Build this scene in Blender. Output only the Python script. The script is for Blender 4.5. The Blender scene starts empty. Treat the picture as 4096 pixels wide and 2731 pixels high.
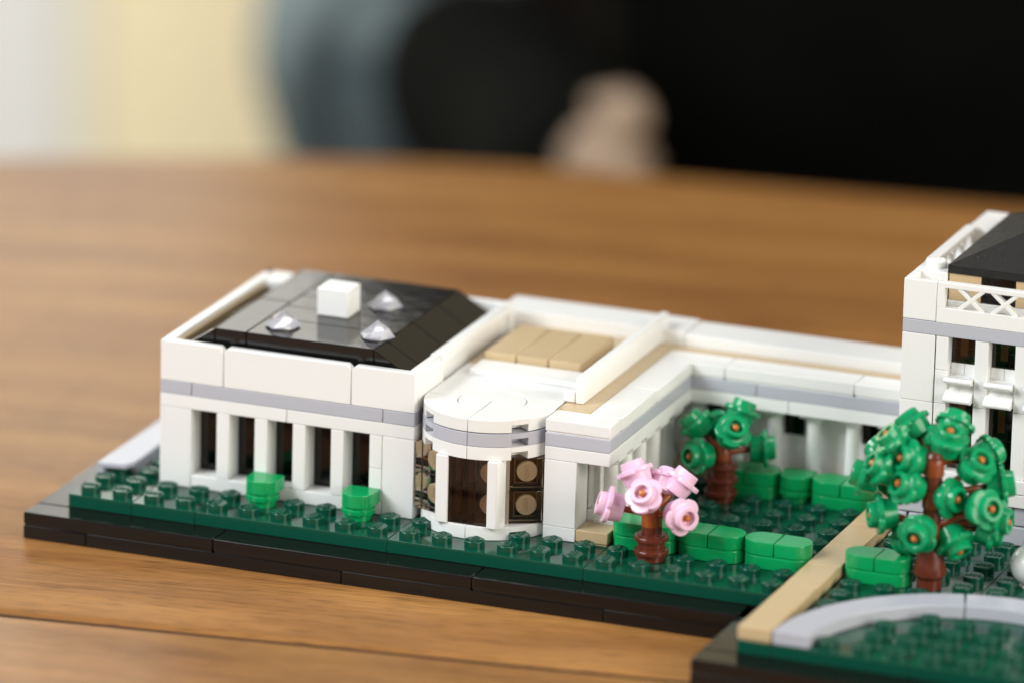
# One scene unit = one stud pitch of the toy bricks (8 mm); P = height of one plate (3.2 mm)
import bpy, bmesh, math, random
from math import pi, sin, cos, radians, sqrt
from mathutils import Vector, Matrix, Euler
random.seed(7)
P = 0.4
SC = bpy.context.scene
C = SC.collection
SC.unit_settings.scale_length = 0.008

# ---------------------------------------------------------------- camera
cam = bpy.data.cameras.new('camera'); co = bpy.data.objects.new('camera', cam); C.objects.link(co)
CP = Vector((80.8777, -180.3709, 65.7948))
rt = Vector((0.9342414, 0.35583187, 0.02401432)); fw = Vector((-0.33419928, 0.89697505, -0.28939004))
up = rt.cross(fw).normalized(); rt = fw.cross(up).normalized()
m = Matrix((rt, up, -fw)).transposed().to_4x4(); m.translation = CP
co.matrix_world = m
cam.sensor_width = 36; cam.lens = 250.261; cam.clip_start = 1; cam.clip_end = 3000
cam.dof.use_dof = True; cam.dof.focus_distance = 204.0; cam.dof.aperture_fstop = 0.25026/5.4
SC.camera = co

# ---------------------------------------------------------------- world and lamps
w = bpy.data.worlds.new('World'); SC.world = w; w.use_nodes = True
bgn = w.node_tree.nodes['Background']; bgn.inputs[0].default_value = (0.97, 0.98, 1.0, 1); bgn.inputs[1].default_value = 0.24
def area(name, loc, target, sx, sy, power, col):
    l = bpy.data.lights.new(name, 'AREA'); l.shape = 'RECTANGLE'; l.size = sx; l.size_y = sy; l.energy = power; l.color = col
    o = bpy.data.objects.new(name, l); C.objects.link(o); o.location = loc
    o.rotation_euler = (Vector(target)-Vector(loc)).to_track_quat('-Z', 'Y').to_euler()
    return o
area('window_light', (-110, -115, 130), (12, 3, 2), 120, 100, 490000, (0.94, 0.975, 1.0))
area('overhead_fill_light', (30, 30, 210), (12, 10, 0), 44, 44, 60000, (0.97, 0.985, 1.0))  # added overhead fill for the tops and stud glints, no known fixture
area('room_fill_light', (190, -40, 70), (14, 3, 3), 170, 130, 400000, (1.0, 0.95, 0.84))
area('wall_fill_light', (-190, 120, 60), (-110, 225, -50), 80, 80, 430000, (1.0, 0.98, 0.93))  # added unseen fill that brightens the cream back wall
SC.view_settings.view_transform = 'Standard'; SC.view_settings.look = 'None'
SC.view_settings.exposure = 0.0; SC.view_settings.gamma = 1

# ---------------------------------------------------------------- materials
def new_mat(name):
    mt = bpy.data.materials.new(name); mt.use_nodes = True
    nt = mt.node_tree; b = nt.nodes['Principled BSDF']
    return mt, nt, b
def node(nt, kind, **kw):
    n = nt.nodes.new(kind)
    for k, v in kw.items(): setattr(n, k, v)
    return n
def plastic(name, col, rough=0.16, wave=0.0, sss=0.0, spec=0.5, grain=0.0):
    mt, nt, b = new_mat(name); L = nt.links
    b.inputs['Roughness'].default_value = rough
    b.inputs['IOR'].default_value = 1.5; b.inputs['Specular IOR Level'].default_value = spec
    tc = node(nt, 'ShaderNodeTexCoord'); geo = node(nt, 'ShaderNodeNewGeometry'); oi = node(nt, 'ShaderNodeObjectInfo')
    # slight shade difference from piece to piece, and faint mottling of moulded plastic
    nz = node(nt, 'ShaderNodeTexNoise'); nz.inputs['Scale'].default_value = 1.3; nz.inputs['Detail'].default_value = 3
    L.new(geo.outputs['Position'], nz.inputs['Vector'])
    mr = node(nt, 'ShaderNodeMapRange'); mr.inputs[3].default_value = 0.985; mr.inputs[4].default_value = 1.012
    L.new(nz.outputs['Fac'], mr.inputs[0])
    mr2 = node(nt, 'ShaderNodeMapRange'); mr2.inputs[3].default_value = 0.975; mr2.inputs[4].default_value = 1.02
    L.new(oi.outputs['Random'], mr2.inputs[0])
    mu = node(nt, 'ShaderNodeMath', operation='MULTIPLY'); L.new(mr.outputs[0], mu.inputs[0]); L.new(mr2.outputs[0], mu.inputs[1])
    vm = node(nt, 'ShaderNodeVectorMath', operation='SCALE'); vm.inputs[0].default_value = col; L.new(mu.outputs[0], vm.inputs['Scale'])
    L.new(vm.outputs[0], b.inputs['Base Color'])
    # roughness smears (handling marks)
    n2 = node(nt, 'ShaderNodeTexNoise'); n2.inputs['Scale'].default_value = 3.1; n2.inputs['Detail'].default_value = 4
    L.new(geo.outputs['Position'], n2.inputs['Vector'])
    m3 = node(nt, 'ShaderNodeMapRange'); m3.inputs[1].default_value = 0.35; m3.inputs[2].default_value = 0.7
    m3.inputs[3].default_value = rough*0.9; m3.inputs[4].default_value = rough*1.2
    L.new(n2.outputs['Fac'], m3.inputs[0]); L.new(m3.outputs[0], b.inputs['Roughness'])
    if wave or grain:
        n3 = node(nt, 'ShaderNodeTexNoise'); n3.inputs['Scale'].default_value = 34 if grain else 1.7; n3.inputs['Detail'].default_value = 2
        L.new(geo.outputs['Position'], n3.inputs['Vector'])
        bp = node(nt, 'ShaderNodeBump'); bp.inputs['Strength'].default_value = 0.6 if grain else 0.5
        bp.inputs['Distance'].default_value = grain or wave
        L.new(n3.outputs['Fac'], bp.inputs['Height']); L.new(bp.outputs[0], b.inputs['Normal'])
    if sss:
        b.inputs['Subsurface Weight'].default_value = sss; b.inputs['Subsurface Radius'].default_value = (0.12, 0.09, 0.06)
        b.inputs['Subsurface Scale'].default_value = 1.0
    return mt
WHITE = plastic('white_plastic', (0.875, 0.875, 0.855), 0.2)
GREYP = plastic('light_grey_plastic', (0.50, 0.51, 0.565), 0.22)
PALE = plastic('pale_grey_plastic', (0.48, 0.49, 0.55), 0.2)
TAN = plastic('tan_plastic', (0.58, 0.43, 0.245), 0.2)
TANB = plastic('beige_plastic', (0.72, 0.63, 0.48), 0.25)
DGREEN = plastic('dark_green_plastic', (0.003, 0.068, 0.040), 0.10)
GREEN = plastic('bright_green_plastic', (0.004, 0.34, 0.10), 0.14)
LEAF = plastic('leaf_green_plastic', (0.003, 0.31, 0.115), 0.16)
UMBER = plastic('umber_plastic', (0.20, 0.14, 0.11), .3)
BLACK = plastic('black_plastic', (0.006, 0.0052, 0.005), 0.11)
ROOFB = plastic('black_roof_plastic', (0.006, 0.0055, 0.0055), 0.10, wave=0.009)
ROOFT = plastic('black_textured_plastic', (0.010, 0.0095, 0.0095), 0.30, grain=0.03)
BROWN = plastic('reddish_brown_plastic', (0.125, 0.025, 0.013), 0.2)
ORANGE = plastic('dark_orange_plastic', (0.33, 0.078, 0.015), 0.17)
TIP = plastic('orange_brown_plastic', (0.55, 0.17, 0.03), 0.2)
PINK = plastic('pink_plastic', (0.88, 0.57, 0.75), 0.2)
DARKIN = plastic('dark_interior_plastic', (0.006, 0.004, 0.003), 0.3)

def smoked(name, tint, rough=0.04, ior=1.42):
    mt, nt, b = new_mat(name); L = nt.links
    nt.nodes.remove(b); out = nt.nodes['Material Output']
    tr = node(nt, 'ShaderNodeBsdfTransparent'); tr.inputs[0].default_value = (*tint, 1)
    gl = node(nt, 'ShaderNodeBsdfGlossy'); gl.inputs[0].default_value = (1, 1, 1, 1); gl.inputs['Roughness'].default_value = rough
    fr = node(nt, 'ShaderNodeFresnel'); fr.inputs[0].default_value = ior
    mx = node(nt, 'ShaderNodeMixShader'); L.new(fr.outputs[0], mx.inputs[0]); L.new(tr.outputs[0], mx.inputs[1]); L.new(gl.outputs[0], mx.inputs[2])
    L.new(mx.outputs[0], out.inputs[0])
    return mt
SMOKE = smoked('smoked_brown_plastic', (0.90, 0.84, 0.77))
SMOKED = smoked('smoked_dark_plastic', (0.34, 0.27, 0.22))
SMOKE2 = smoked('smoked_umber_plastic', (0.66, 0.56, 0.47))
CLEARP = smoked('clear_grey_plastic', (0.55, 0.55, 0.58))
def glassm():
    mt, nt, b = new_mat('clear_plastic')
    b.inputs['Transmission Weight'].default_value = 1; b.inputs['IOR'].default_value = 1.55; b.inputs['Roughness'].default_value = 0.02
    b.inputs['Base Color'].default_value = (0.93, 0.93, 1, 1); b.inputs['Transmission Weight'].default_value = 0.72; b.inputs['IOR'].default_value = 1.55; b.inputs['Roughness'].default_value = 0.0; return mt
CLEAR = glassm()

def woodm():
    mt, nt, b = new_mat('oiled_wood'); L = nt.links
    tc = node(nt, 'ShaderNodeTexCoord'); oi = node(nt, 'ShaderNodeObjectInfo')
    off = node(nt, 'ShaderNodeVectorMath', operation='ADD'); L.new(tc.outputs['Object'], off.inputs[0])
    cb = node(nt, 'ShaderNodeCombineXYZ'); mm = node(nt, 'ShaderNodeMath', operation='MULTIPLY'); mm.inputs[1].default_value = 90
    L.new(oi.outputs['Random'], mm.inputs[0]); L.new(mm.outputs[0], cb.inputs[0]); L.new(mm.outputs[0], cb.inputs[1]); L.new(cb.outputs[0], off.inputs[1])
    def stretch(sx, sy):
        mp = node(nt, 'ShaderNodeMapping'); mp.inputs['Scale'].default_value = (sx, sy, 1); L.new(off.outputs[0], mp.inputs[0]); return mp
    # warp so the figure wanders
    wn = node(nt, 'ShaderNodeTexNoise'); wn.inputs['Scale'].default_value = 0.05; L.new(off.outputs[0], wn.inputs['Vector'])
    m1 = stretch(0.035, 0.42); add = node(nt, 'ShaderNodeVectorMath', operation='ADD'); sc = node(nt, 'ShaderNodeVectorMath', operation='SCALE'); sc.inputs['Scale'].default_value = 1.6
    L.new(wn.outputs['Color'], sc.inputs[0]); L.new(m1.outputs[0], add.inputs[0]); L.new(sc.outputs[0], add.inputs[1])
    band = node(nt, 'ShaderNodeTexNoise'); band.inputs['Scale'].default_value = 1.0; band.inputs['Detail'].default_value = 5; band.inputs['Roughness'].default_value = 0.55
    L.new(add.outputs[0], band.inputs['Vector'])
    r1 = node(nt, 'ShaderNodeValToRGB'); e = r1.color_ramp.elements
    e[0].position = 0.30; e[0].color = (0.235, 0.092, 0.022, 1); e[1].position = 0.72; e[1].color = (0.48, 0.238, 0.070, 1)
    x = r1.color_ramp.elements.new(0.5); x.color = (0.36, 0.160, 0.042, 1)
    L.new(band.outputs['Fac'], r1.inputs[0])
    m2 = stretch(0.22, 6.0); fine = node(nt, 'ShaderNodeTexNoise'); fine.inputs['Scale'].default_value = 1.0; fine.inputs['Detail'].default_value = 6; fine.inputs['Roughness'].default_value = 0.65
    L.new(m2.outputs[0], fine.inputs['Vector'])
    fr = node(nt, 'ShaderNodeMapRange'); fr.inputs[1].default_value = 0.3; fr.inputs[2].default_value = 0.7; fr.inputs[3].default_value = 0.74; fr.inputs[4].default_value = 1.16
    L.new(fine.outputs['Fac'], fr.inputs[0])
    m3 = stretch(0.9, 14.0); pore = node(nt, 'ShaderNodeTexNoise'); pore.inputs['Scale'].default_value = 1.0; pore.inputs['Detail'].default_value = 3
    L.new(m3.outputs[0], pore.inputs['Vector'])
    pr = node(nt, 'ShaderNodeMapRange'); pr.inputs[1].default_value = 0.36; pr.inputs[2].default_value = 0.45; pr.inputs[3].default_value = 0.60; pr.inputs[4].default_value = 1.0
    L.new(pore.outputs['Fac'], pr.inputs[0])
    mu = node(nt, 'ShaderNodeMath', operation='MULTIPLY'); L.new(fr.outputs[0], mu.inputs[0]); L.new(pr.outputs[0], mu.inputs[1])
    vs = node(nt, 'ShaderNodeVectorMath', operation='SCALE'); L.new(r1.outputs[0], vs.inputs[0]); L.new(mu.outputs[0], vs.inputs['Scale'])
    L.new(vs.outputs[0], b.inputs['Base Color'])
    b.inputs['Roughness'].default_value = 0.42; b.inputs['Specular IOR Level'].default_value = 0.32
    bp = node(nt, 'ShaderNodeBump'); bp.inputs['Strength'].default_value = 0.35; bp.inputs['Distance'].default_value = 0.03
    L.new(mu.outputs[0], bp.inputs['Height']); L.new(bp.outputs[0], b.inputs['Normal'])
    return mt
WOOD = woodm()
def cloth(name, c1, c2, scale=0.16, rough=0.85, spec=0.2):
    mt, nt, b = new_mat(name); L = nt.links
    tc = node(nt, 'ShaderNodeTexCoord'); nz = node(nt, 'ShaderNodeTexNoise'); nz.inputs['Scale'].default_value = scale; nz.inputs['Detail'].default_value = 6
    L.new(tc.outputs['Object'], nz.inputs['Vector'])
    r = node(nt, 'ShaderNodeValToRGB'); r.color_ramp.elements[0].position = 0.35; r.color_ramp.elements[1].position = 0.65
    r.color_ramp.elements[0].color = (*c1, 1); r.color_ramp.elements[1].color = (*c2, 1)
    L.new(nz.outputs['Fac'], r.inputs[0]); L.new(r.outputs[0], b.inputs['Base Color'])
    n2 = node(nt, 'ShaderNodeTexNoise'); n2.inputs['Scale'].default_value = 4; L.new(tc.outputs['Object'], n2.inputs['Vector'])
    bp = node(nt, 'ShaderNodeBump'); bp.inputs['Distance'].default_value = 0.1; L.new(n2.outputs['Fac'], bp.inputs['Height']); L.new(bp.outputs[0], b.inputs['Normal'])
    b.inputs['Roughness'].default_value = rough; b.inputs['Specular IOR Level'].default_value = spec
    return mt
DENIM = cloth('denim_cloth', (0.03, 0.042, 0.045), (0.22, 0.27, 0.275), 0.11, 0.85, 0.1)
DARKC = cloth('dark_cloth', (0.0015, 0.0015, 0.0012), (0.005, 0.0055, 0.0045), 0.06, 0.9, 0.04)
TROUS = cloth('trouser_cloth', (0.004, 0.0035, 0.003), (0.012, 0.009, 0.007))
SKIN = cloth('skin', (0.34, 0.235, 0.16), (0.42, 0.30, 0.21), 0.3, 0.5)
HAIR = cloth('hair', (0.02, 0.010, 0.006), (0.04, 0.02, 0.012), 0.8, 0.4)
PAINT = cloth('cream_wall_paint', (0.74, 0.65, 0.43), (0.79, 0.71, 0.49), 0.01)
PAINTW = cloth('white_paint', (0.80, 0.80, 0.76), (0.83, 0.83, 0.79), 0.02)
FLOORM = cloth('floor_boards', (0.10, 0.06, 0.03), (0.16, 0.095, 0.05), 0.02, 0.5)
GROOVE = cloth('groove_shade', (0.045, 0.018, 0.008), (0.07, 0.03, 0.012), 0.3, 0.8)  # dark tone standing in for the shade between boards
DARKW = cloth('dark_varnish', (0.010, 0.006, 0.004), (0.018, 0.010, 0.007), 0.05, 0.5)

# ---------------------------------------------------------------- mesh helpers
def finish(bm, name, mat, sharp=0.34):
    bmesh.ops.recalc_face_normals(bm, faces=bm.faces)
    me = bpy.data.meshes.new(name); bm.to_mesh(me); bm.free()
    me.materials.append(mat)
    me.polygons.foreach_set('use_smooth', [True]*len(me.polygons)); me.set_sharp_from_angle(angle=sharp)
    return me
def obj(name, me, parent=None, loc=(0, 0, 0), rot=(0, 0, 0), kind=None, label=None):
    o = bpy.data.objects.new(name, me); C.objects.link(o)
    if parent: o.parent = parent
    o.location = loc; o.rotation_euler = rot
    if kind: o['kind'] = kind
    if label: o['label'] = label
    return o
def thing(name, label, cat, loc=(0, 0, 0), group=None, rz=0):
    o = bpy.data.objects.new(name, None); C.objects.link(o); o.location = loc; o.rotation_euler = (0, 0, rz); o.empty_display_size = 0.3
    o['label'] = label; o['category'] = cat
    if group: o['group'] = group
    return o
def bevel_edges(bm, off, seg=2, ang=0.6):
    es = [e for e in bm.edges if len(e.link_faces) == 2 and e.calc_face_angle(0) > ang]
    if es and off > 0: bmesh.ops.bevel(bm, geom=es, offset=off, segments=seg, profile=0.5, affect='EDGES', clamp_overlap=True)
_cache = {}
def box_me(dx, dy, dz, mat, bev=0.022, name='brick'):
    k = (round(dx, 4), round(dy, 4), round(dz, 4), mat.name, bev)
    if k not in _cache:
        bm = bmesh.new(); bmesh.ops.create_cube(bm, size=1)
        bmesh.ops.scale(bm, vec=(dx, dy, dz), verts=bm.verts)
        bmesh.ops.translate(bm, vec=(dx/2, dy/2, dz/2), verts=bm.verts)
        bevel_edges(bm, min(bev, dx/4, dy/4, dz/4))
        _cache[k] = finish(bm, name, mat)
    return _cache[k]
G = 0.009
# box piece in world coordinates; z in plates; parent empties sit at 'org'
def org(o):
    v = Vector((0, 0, 0))
    while o: v += o.location; o = o.parent
    return v
def piece(par, name, x0, x1, y0, y1, z0, z1, mat, bev=0.022, g=G, gz=0.004, label=None):
    me = box_me(x1-x0-2*g, y1-y0-2*g, (z1-z0)*P-2*gz, mat, bev, name)
    return obj(name, me, par, Vector((x0+g, y0+g, z0*P+gz))-org(par), label=label)
def prism_bm(poly, z0, z1, bev=0.02, seg=2):
    bm = bmesh.new(); vs = [bm.verts.new((x, y, z0)) for x, y in poly]
    f = bm.faces.new(vs); r = bmesh.ops.extrude_face_region(bm, geom=[f])
    bmesh.ops.translate(bm, vec=(0, 0, z1-z0), verts=[v for v in r['geom'] if isinstance(v, bmesh.types.BMVert)])
    bmesh.ops.recalc_face_normals(bm, faces=bm.faces)
    bevel_edges(bm, bev, seg, 0.7)
    return bm
def prism(par, name, poly, z0, z1, mat, bev=0.02, gz=0.004, label=None):
    bm = prism_bm(poly, z0*P+gz, z1*P-gz, bev)
    v = org(par) if par else Vector((0, 0, 0)); bmesh.ops.translate(bm, vec=-v, verts=bm.verts)
    return obj(name, finish(bm, name, mat), par, label=label)
# polygon in the x-z plane (z in plates), extruded along y
def prism_xz(par, name, poly, y0, y1, mat, bev=0.02, label=None, sharp=0.34):
    bm = bmesh.new(); vs = [bm.verts.new((x, y0+G, z*P)) for x, z in poly]
    f = bm.faces.new(vs); r = bmesh.ops.extrude_face_region(bm, geom=[f])
    bmesh.ops.translate(bm, vec=(0, y1-y0-2*G, 0), verts=[v for v in r['geom'] if isinstance(v, bmesh.types.BMVert)])
    bmesh.ops.recalc_face_normals(bm, faces=bm.faces); bevel_edges(bm, bev, 2, 0.7)
    v = org(par); bmesh.ops.translate(bm, vec=-v, verts=bm.verts)
    return obj(name, finish(bm, name, mat, sharp), par, label=label)
def lathe_bm(prof, n=32, bm=None, mat4=None, rfun=None):
    bm = bm or bmesh.new(); rings = []
    for r, z in prof:
        if r < 1e-5:
            rings.append([bm.verts.new((0, 0, z))])
        else:
            rings.append([bm.verts.new(((rfun(i*2*pi/n, r) if rfun else r)*cos(i*2*pi/n), (rfun(i*2*pi/n, r) if rfun else r)*sin(i*2*pi/n), z)) for i in range(n)])
    new = [v for r in rings for v in r]
    for a, b in zip(rings, rings[1:]):
        for i in range(n):
            j = (i+1) % n
            if len(a) == 1 and len(b) == 1: continue
            if len(a) == 1: bm.faces.new((a[0], b[i], b[j]))
            elif len(b) == 1: bm.faces.new((a[i], a[j], b[0]))
            else: bm.faces.new((a[i], a[j], b[j], b[i]))
    if mat4: bmesh.ops.transform(bm, matrix=mat4, verts=new)
    return bm
def cyl_between(bm, a, b, ra, rb, n=14, cap=True):
    a = Vector(a); b = Vector(b); d = b-a; q = d.to_track_quat('Z', 'Y').to_matrix().to_4x4(); q.translation = a
    prof = [(0, 0), (ra, 0), (rb, d.length), (0, d.length)]
    lathe_bm(prof, n, bm, q)
def arcpts(cx, cy, r, a0, a1, n):
    return [(cx+r*cos(radians(a0+(a1-a0)*i/n)), cy+r*sin(radians(a0+(a1-a0)*i/n))) for i in range(n+1)]

# ---------------------------------------------------------------- stud with raised lettering
def text_bm(txt, size, h):
    cu = bpy.data.curves.new('t', 'FONT'); cu.body = txt; cu.size = size; cu.align_x = 'CENTER'; cu.align_y = 'CENTER'; cu.extrude = h; cu.resolution_u = 2; cu.space_character = 1.08; cu.bevel_depth = size*.075; cu.bevel_resolution = 2; cu.offset = -size*.03
    o = bpy.data.objects.new('t', cu); C.objects.link(o); dg = bpy.context.evaluated_depsgraph_get(); dg.update()
    me = bpy.data.meshes.new_from_object(o.evaluated_get(dg)); bm = bmesh.new(); bm.from_mesh(me)
    bpy.data.objects.remove(o); bpy.data.curves.remove(cu); bpy.data.meshes.remove(me)
    return bm
SH = 0.2125
def stud_me(name, mat, rot):
    prof = [(0.3, -0.03), (0.3, SH-0.035), (0.3, SH-0.022), (0.293, SH-0.007), (0.28, SH), (0.265, SH), (0, SH)]
    bm = lathe_bm(prof, 36)
    t = text_bm('LEGO', 0.19, 0.012)
    mx = Matrix.Translation((0, 0, SH+0.004)) @ Matrix.Rotation(rot, 4, 'Z') @ Matrix.Diagonal((1.0, 1.35, 1, 1))
    bmesh.ops.transform(t, matrix=mx, verts=t.verts)
    tm = bpy.data.meshes.new('tmp'); t.to_mesh(tm); t.free(); bm.from_mesh(tm); bpy.data.meshes.remove(tm)
    return finish(bm, name, mat, 1.0)
STUD_X = stud_me('stud', DGREEN, 0); STUD_Y = stud_me('stud', DGREEN, pi/2); STUD_W = stud_me('stud', WHITE, 0)
def stud(par, me, x, y, z): return obj('stud', me, par, Vector((x, y, z*P-0.004))-org(par))

# ================================================================ table
ang = radians(8.1)
tb = thing('table', 'large wooden table of wide oiled boards with a rounded far edge under the toy building', 'table', (0, 0, 0), rz=ang)
def curve_v(u):
    # far edge: straight on the right, bending towards the near side on the left
    return 43.8 if u > 8 else 43.8-0.0098*(8-u)**2
def plank(v0, v1, last=False):
    pts = []
    u0, u1 = -62, 120
    pts += [(u0, v0+0.12), (u1, v0+0.12)]
    if not last: pts += [(u1, v1-0.12), (u0, v1-0.12)]
    else:
        us = [u1]+[8-2.5*i for i in range(0, 24)]
        pts += [(u, max(curve_v(u), v0+0.2)) for u in us if curve_v(u) > v0+0.2]
        pts[0] = (pts[-1][0]-0.2, v0+0.12)
    bm = prism_bm(pts, -3.2, 0, 0.06 if not last else 0.5, 3)
    return obj('plank', finish(bm, 'plank', WOOD, 0.6), tb)
plank(-59.0, -33.3); plank(-33.3, -7.6); plank(-7.6, 43.8, True)
piece(tb, 'apron', -20, 90, -50, -48, -24, -8.05, WOOD); piece(tb, 'apron', -20, 90, 26, 28, -24, -8.05, WOOD)
for lx, ly in ((-22, -52), (92, -52), (-22, 26), (92, 26)):
    piece(tb, 'leg', lx-4, lx+4, ly-4, ly+4, -235, -8.05, WOOD, 0.4)
for v in (-33.3, -7.6): obj('groove_shade_strip', box_me(150, .3, .3, GROOVE, 0), tb, (-45, v-.15, -.335))  # dark strips laid in the grooves to paint their shade
fl = obj('floor', box_me(1600, 1600, 2, FLOORM, 0), None, (-900, -700, -96), kind='structure')

# ================================================================ display base
base = thing('display_base', 'black two-layer display base carrying the dark green studded lawn of the toy building', 'base')
def run(name, cuts, y0, y1, z0, z1, mat=BLACK, along='x', bev=0.03):
    for a, b in zip(cuts, cuts[1:]):
        if along == 'x': piece(base, name, a, b, y0, y1, z0, z1, mat, bev)
        else: piece(base, name, y0, y1, a, b, z0, z1, mat, bev)
def tile_piece(par, name, x0, x1, y0, y1, z0, z1, mat, bev=0.026, label=None):
    # a tile: slab with the narrow groove round its foot
    g = G; dx, dy, dz = x1-x0-2*g, y1-y0-2*g, (z1-z0)*P-0.004
    k = ('tile', round(dx, 4), round(dy, 4), round(dz, 4), mat.name)
    if k not in _cache:
        bm = bmesh.new()
        bmesh.ops.create_cube(bm, size=1); bmesh.ops.scale(bm, vec=(dx, dy, dz-0.05), verts=bm.verts); bmesh.ops.translate(bm, vec=(dx/2, dy/2, (dz+0.05)/2), verts=bm.verts)
        bevel_edges(bm, bev)
        b2 = bmesh.new(); bmesh.ops.create_cube(b2, size=1); bmesh.ops.scale(b2, vec=(dx-0.07, dy-0.07, 0.08), verts=b2.verts); bmesh.ops.translate(b2, vec=(dx/2, dy/2, 0.04), verts=b2.verts)
        tm = bpy.data.meshes.new('tmp'); b2.to_mesh(tm); b2.free(); bm.from_mesh(tm); bpy.data.meshes.remove(tm)
        _cache[k] = finish(bm, name, mat)
    return obj(name, _cache[k], par, Vector((x0+g, y0+g, z0*P))-org(par), label=label)
# lower layer
run('plate', [-1, 1, 9, 17, 21], -1, 1, 0, 1)
run('plate', [1, 7, 13], -1, 1, 0, 1, along='y')
piece(base, 'plate', 1, 21, 1, 13, 0, 1, BLACK, 0.02)
run('plate', [21, 27, 33], -5, -3, 0, 1); run('plate', [-3, 3, 9, 15], 21, 33, 0, 1, along='y')
# upper layer: border tiles, filled inside
for a, b in zip([-1, 5, 13, 21], [5, 13, 21]): tile_piece(base, 'tile', a, b, -1, 0, 1, 2, BLACK, 0.04)
for a, b in zip([0, 6, 12], [6, 12]): tile_piece(base, 'tile', -1, 0, a, b, 1, 2, BLACK, 0.04)
for a, b in zip([21, 29, 33], [29, 33]): tile_piece(base, 'tile', a, b, -5, -4, 1, 2, BLACK, 0.04)
for a, b in zip([-4, -1], [-1]): tile_piece(base, 'tile', 21, 22, a, b, 1, 2, BLACK, 0.04)
piece(base, 'plate', 0, 22, 0, 13, 1, 2, BLACK, 0.01); piece(base, 'plate', 22, 33, -4, 15, 1, 2, BLACK, 0.01)
# green plates
gp = []
def gplate(x0, x1, y0, y1):
    o = piece(base, 'green_plate', x0, x1, y0, y1, 2, 3, DGREEN, 0.02, g=0.006); gp.append((x0, x1, y0, y1, o))
for a in ((0, 2, 0, 2), (2, 4, 0, 2), (4, 10, 0, 2), (10, 16, 0, 2), (0, 2, 2, 8), (0, 4, 8, 12), (2, 10, 2, 8), (10, 16, 2, 8), (4, 16, 8, 12), (16, 22, 0, 6), (16, 22, 6, 12),
          (22, 23, -4, 13), (23, 27, -4, 4), (27, 33, -4, 4), (23, 27, 4, 13), (27, 33, 4, 13)): gplate(*a)
def covered(x, y):
    if 2 < x < 10 and y > 2: return True
    if 10 < x < 16 and y > 2: return True
    if (x, y) in ((11.5, 1.5), (12.5, 1.5), (5.5, 1.5), (8.5, 1.5), (17.5, 1.5), (17.5, 7.5), (25.5, 2.5)): return True
    if x < 1 and 3 < y < 9.0: return True
    if y > 9 and x > 2: return True
    if 16 < x < 22 and (2 < y < 3): return True
    if 17 < x < 22 and y > 8: return True
    if 22 < x < 23: return True
    if 23 < x < 25 and 2 < y < 3: return True
    if x > 23 and y > 7: return True
    if x > 22 and y > 6.9: return True
    if x > 23:
        r = sqrt((x-28.5)**2+(y+3.9)**2)
        if 4.1 < r < 5.85 : return True
        if x > 23 and x < 24.3 and y < -3: return True
        if abs(x-28.5) < .6 and abs(y-4.0) < .9: return True
        if y < 0 and r < 3.85 and x > 31: return True
    return x > 30.2
for i in range(0, 31):
    for j in range(-4, 12):
        x, y = i+.5, j+.5
        if y < 0 and x < 22: continue
        if covered(x, y): continue
        for x0, x1, y0, y1, o in gp:
            if x0 < x < x1 and y0 < y < y1:
                stud(o, STUD_X if (x < 4 or x > 23) else STUD_Y, x, y, 3); break

# ================================================================ flat-roofed office wing (left)
ow = thing('office_wing', 'white toy wing at the left with five tall dark windows and a black flat-topped roof', 'building')
piece(ow, 'corner_brick', 2, 3, 2, 3, 3, 9, WHITE)
piece(ow, 'corner_brick', 9, 10, 2, 3, 3, 9, WHITE)
piece(ow, 'sill_brick', 3, 9, 2, 3, 3, 4, WHITE)
for k in range(5):
    x0 = 3+1.2*k
    if k < 4: piece(ow, 'pillar', x0+.8, x0+1.2, 2, 2.98, 4, 9, WHITE, 0.02, g=0.004)
    else:
        piece(ow, 'pillar', x0+.8, x0+1.2, 2, 2.98, 6.5, 9, WHITE, 0.02, g=0.006); piece(ow, 'pillar', x0+.8, x0+1.2, 2, 2.98, 4, 6.5, WHITE, 0.02, g=0.006)
    wn = obj('window', box_me(0.8, 0.10, 5*P, DARKIN, 0.0), ow, (x0, 2.72, 4*P))
    f = obj('frame', box_me(0.025, 0.05, 5*P-.02, WHITE, 0.005), wn, (0.0, -0.10, 0.01))
    obj('pane', box_me(0.80, 0.05, 5*P-.01, SMOKED, 0.0), wn, (0.0, -0.07, 0.005))
    for q in (0.30, 0.52): obj('mullion', box_me(0.05, 0.02, 5*P-.1, DARKIN, 0.0), wn, (q, -0.019, 0.05))
piece(ow, 'wall_core', 2.0, 10, 3, 10, 3, 9, WHITE, 0.02)
piece(ow, 'plate', 2, 6, 2, 10, 9, 10, WHITE); piece(ow, 'plate', 6, 10, 2, 10, 9, 10, WHITE)
piece(ow, 'grey_plate', 2, 3, 2, 10, 10, 11, GREYP); piece(ow, 'grey_plate', 3, 9, 2, 10, 10, 11, GREYP); piece(ow, 'grey_plate', 9, 10, 2, 10, 10, 11, GREYP)
def cham(a, b, la, lb, z0=11.01, z1=13.99, c=0.13, cz=0.28):
    # panel outline with chamfered upper corners at joints
    pts = [(a+G, z0), (b-G, z0)]
    pts += [(b-G, z1-cz), (b-G-c, z1)] if lb else [(b-G, z1)]
    pts += [(a+G+c, z1), (a+G, z1-cz)] if la else [(a+G, z1)]
    return pts
for a, b, la, lb in ((2, 4, 0, 1), (4, 8, 1, 1), (8, 10, 1, 0)): prism_xz(ow, 'panel', cham(a, b, la, lb), 2, 2.3, WHITE, 0.025)
for a, b in ((2.3, 4), (4, 6), (6, 10)):
    piece(ow, 'panel', 2, 2.32, a, b, 11, 14, WHITE, 0.03, g=0.006)
piece(ow, 'inner_lining', 2.32, 2.44, 2.31, 9.0, 11, 13.75, TAN, 0.01, g=0.003)
piece(ow, 'panel', 9.7, 10, 2.3, 4, 11, 14, WHITE, 0.03, g=0.004)
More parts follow.
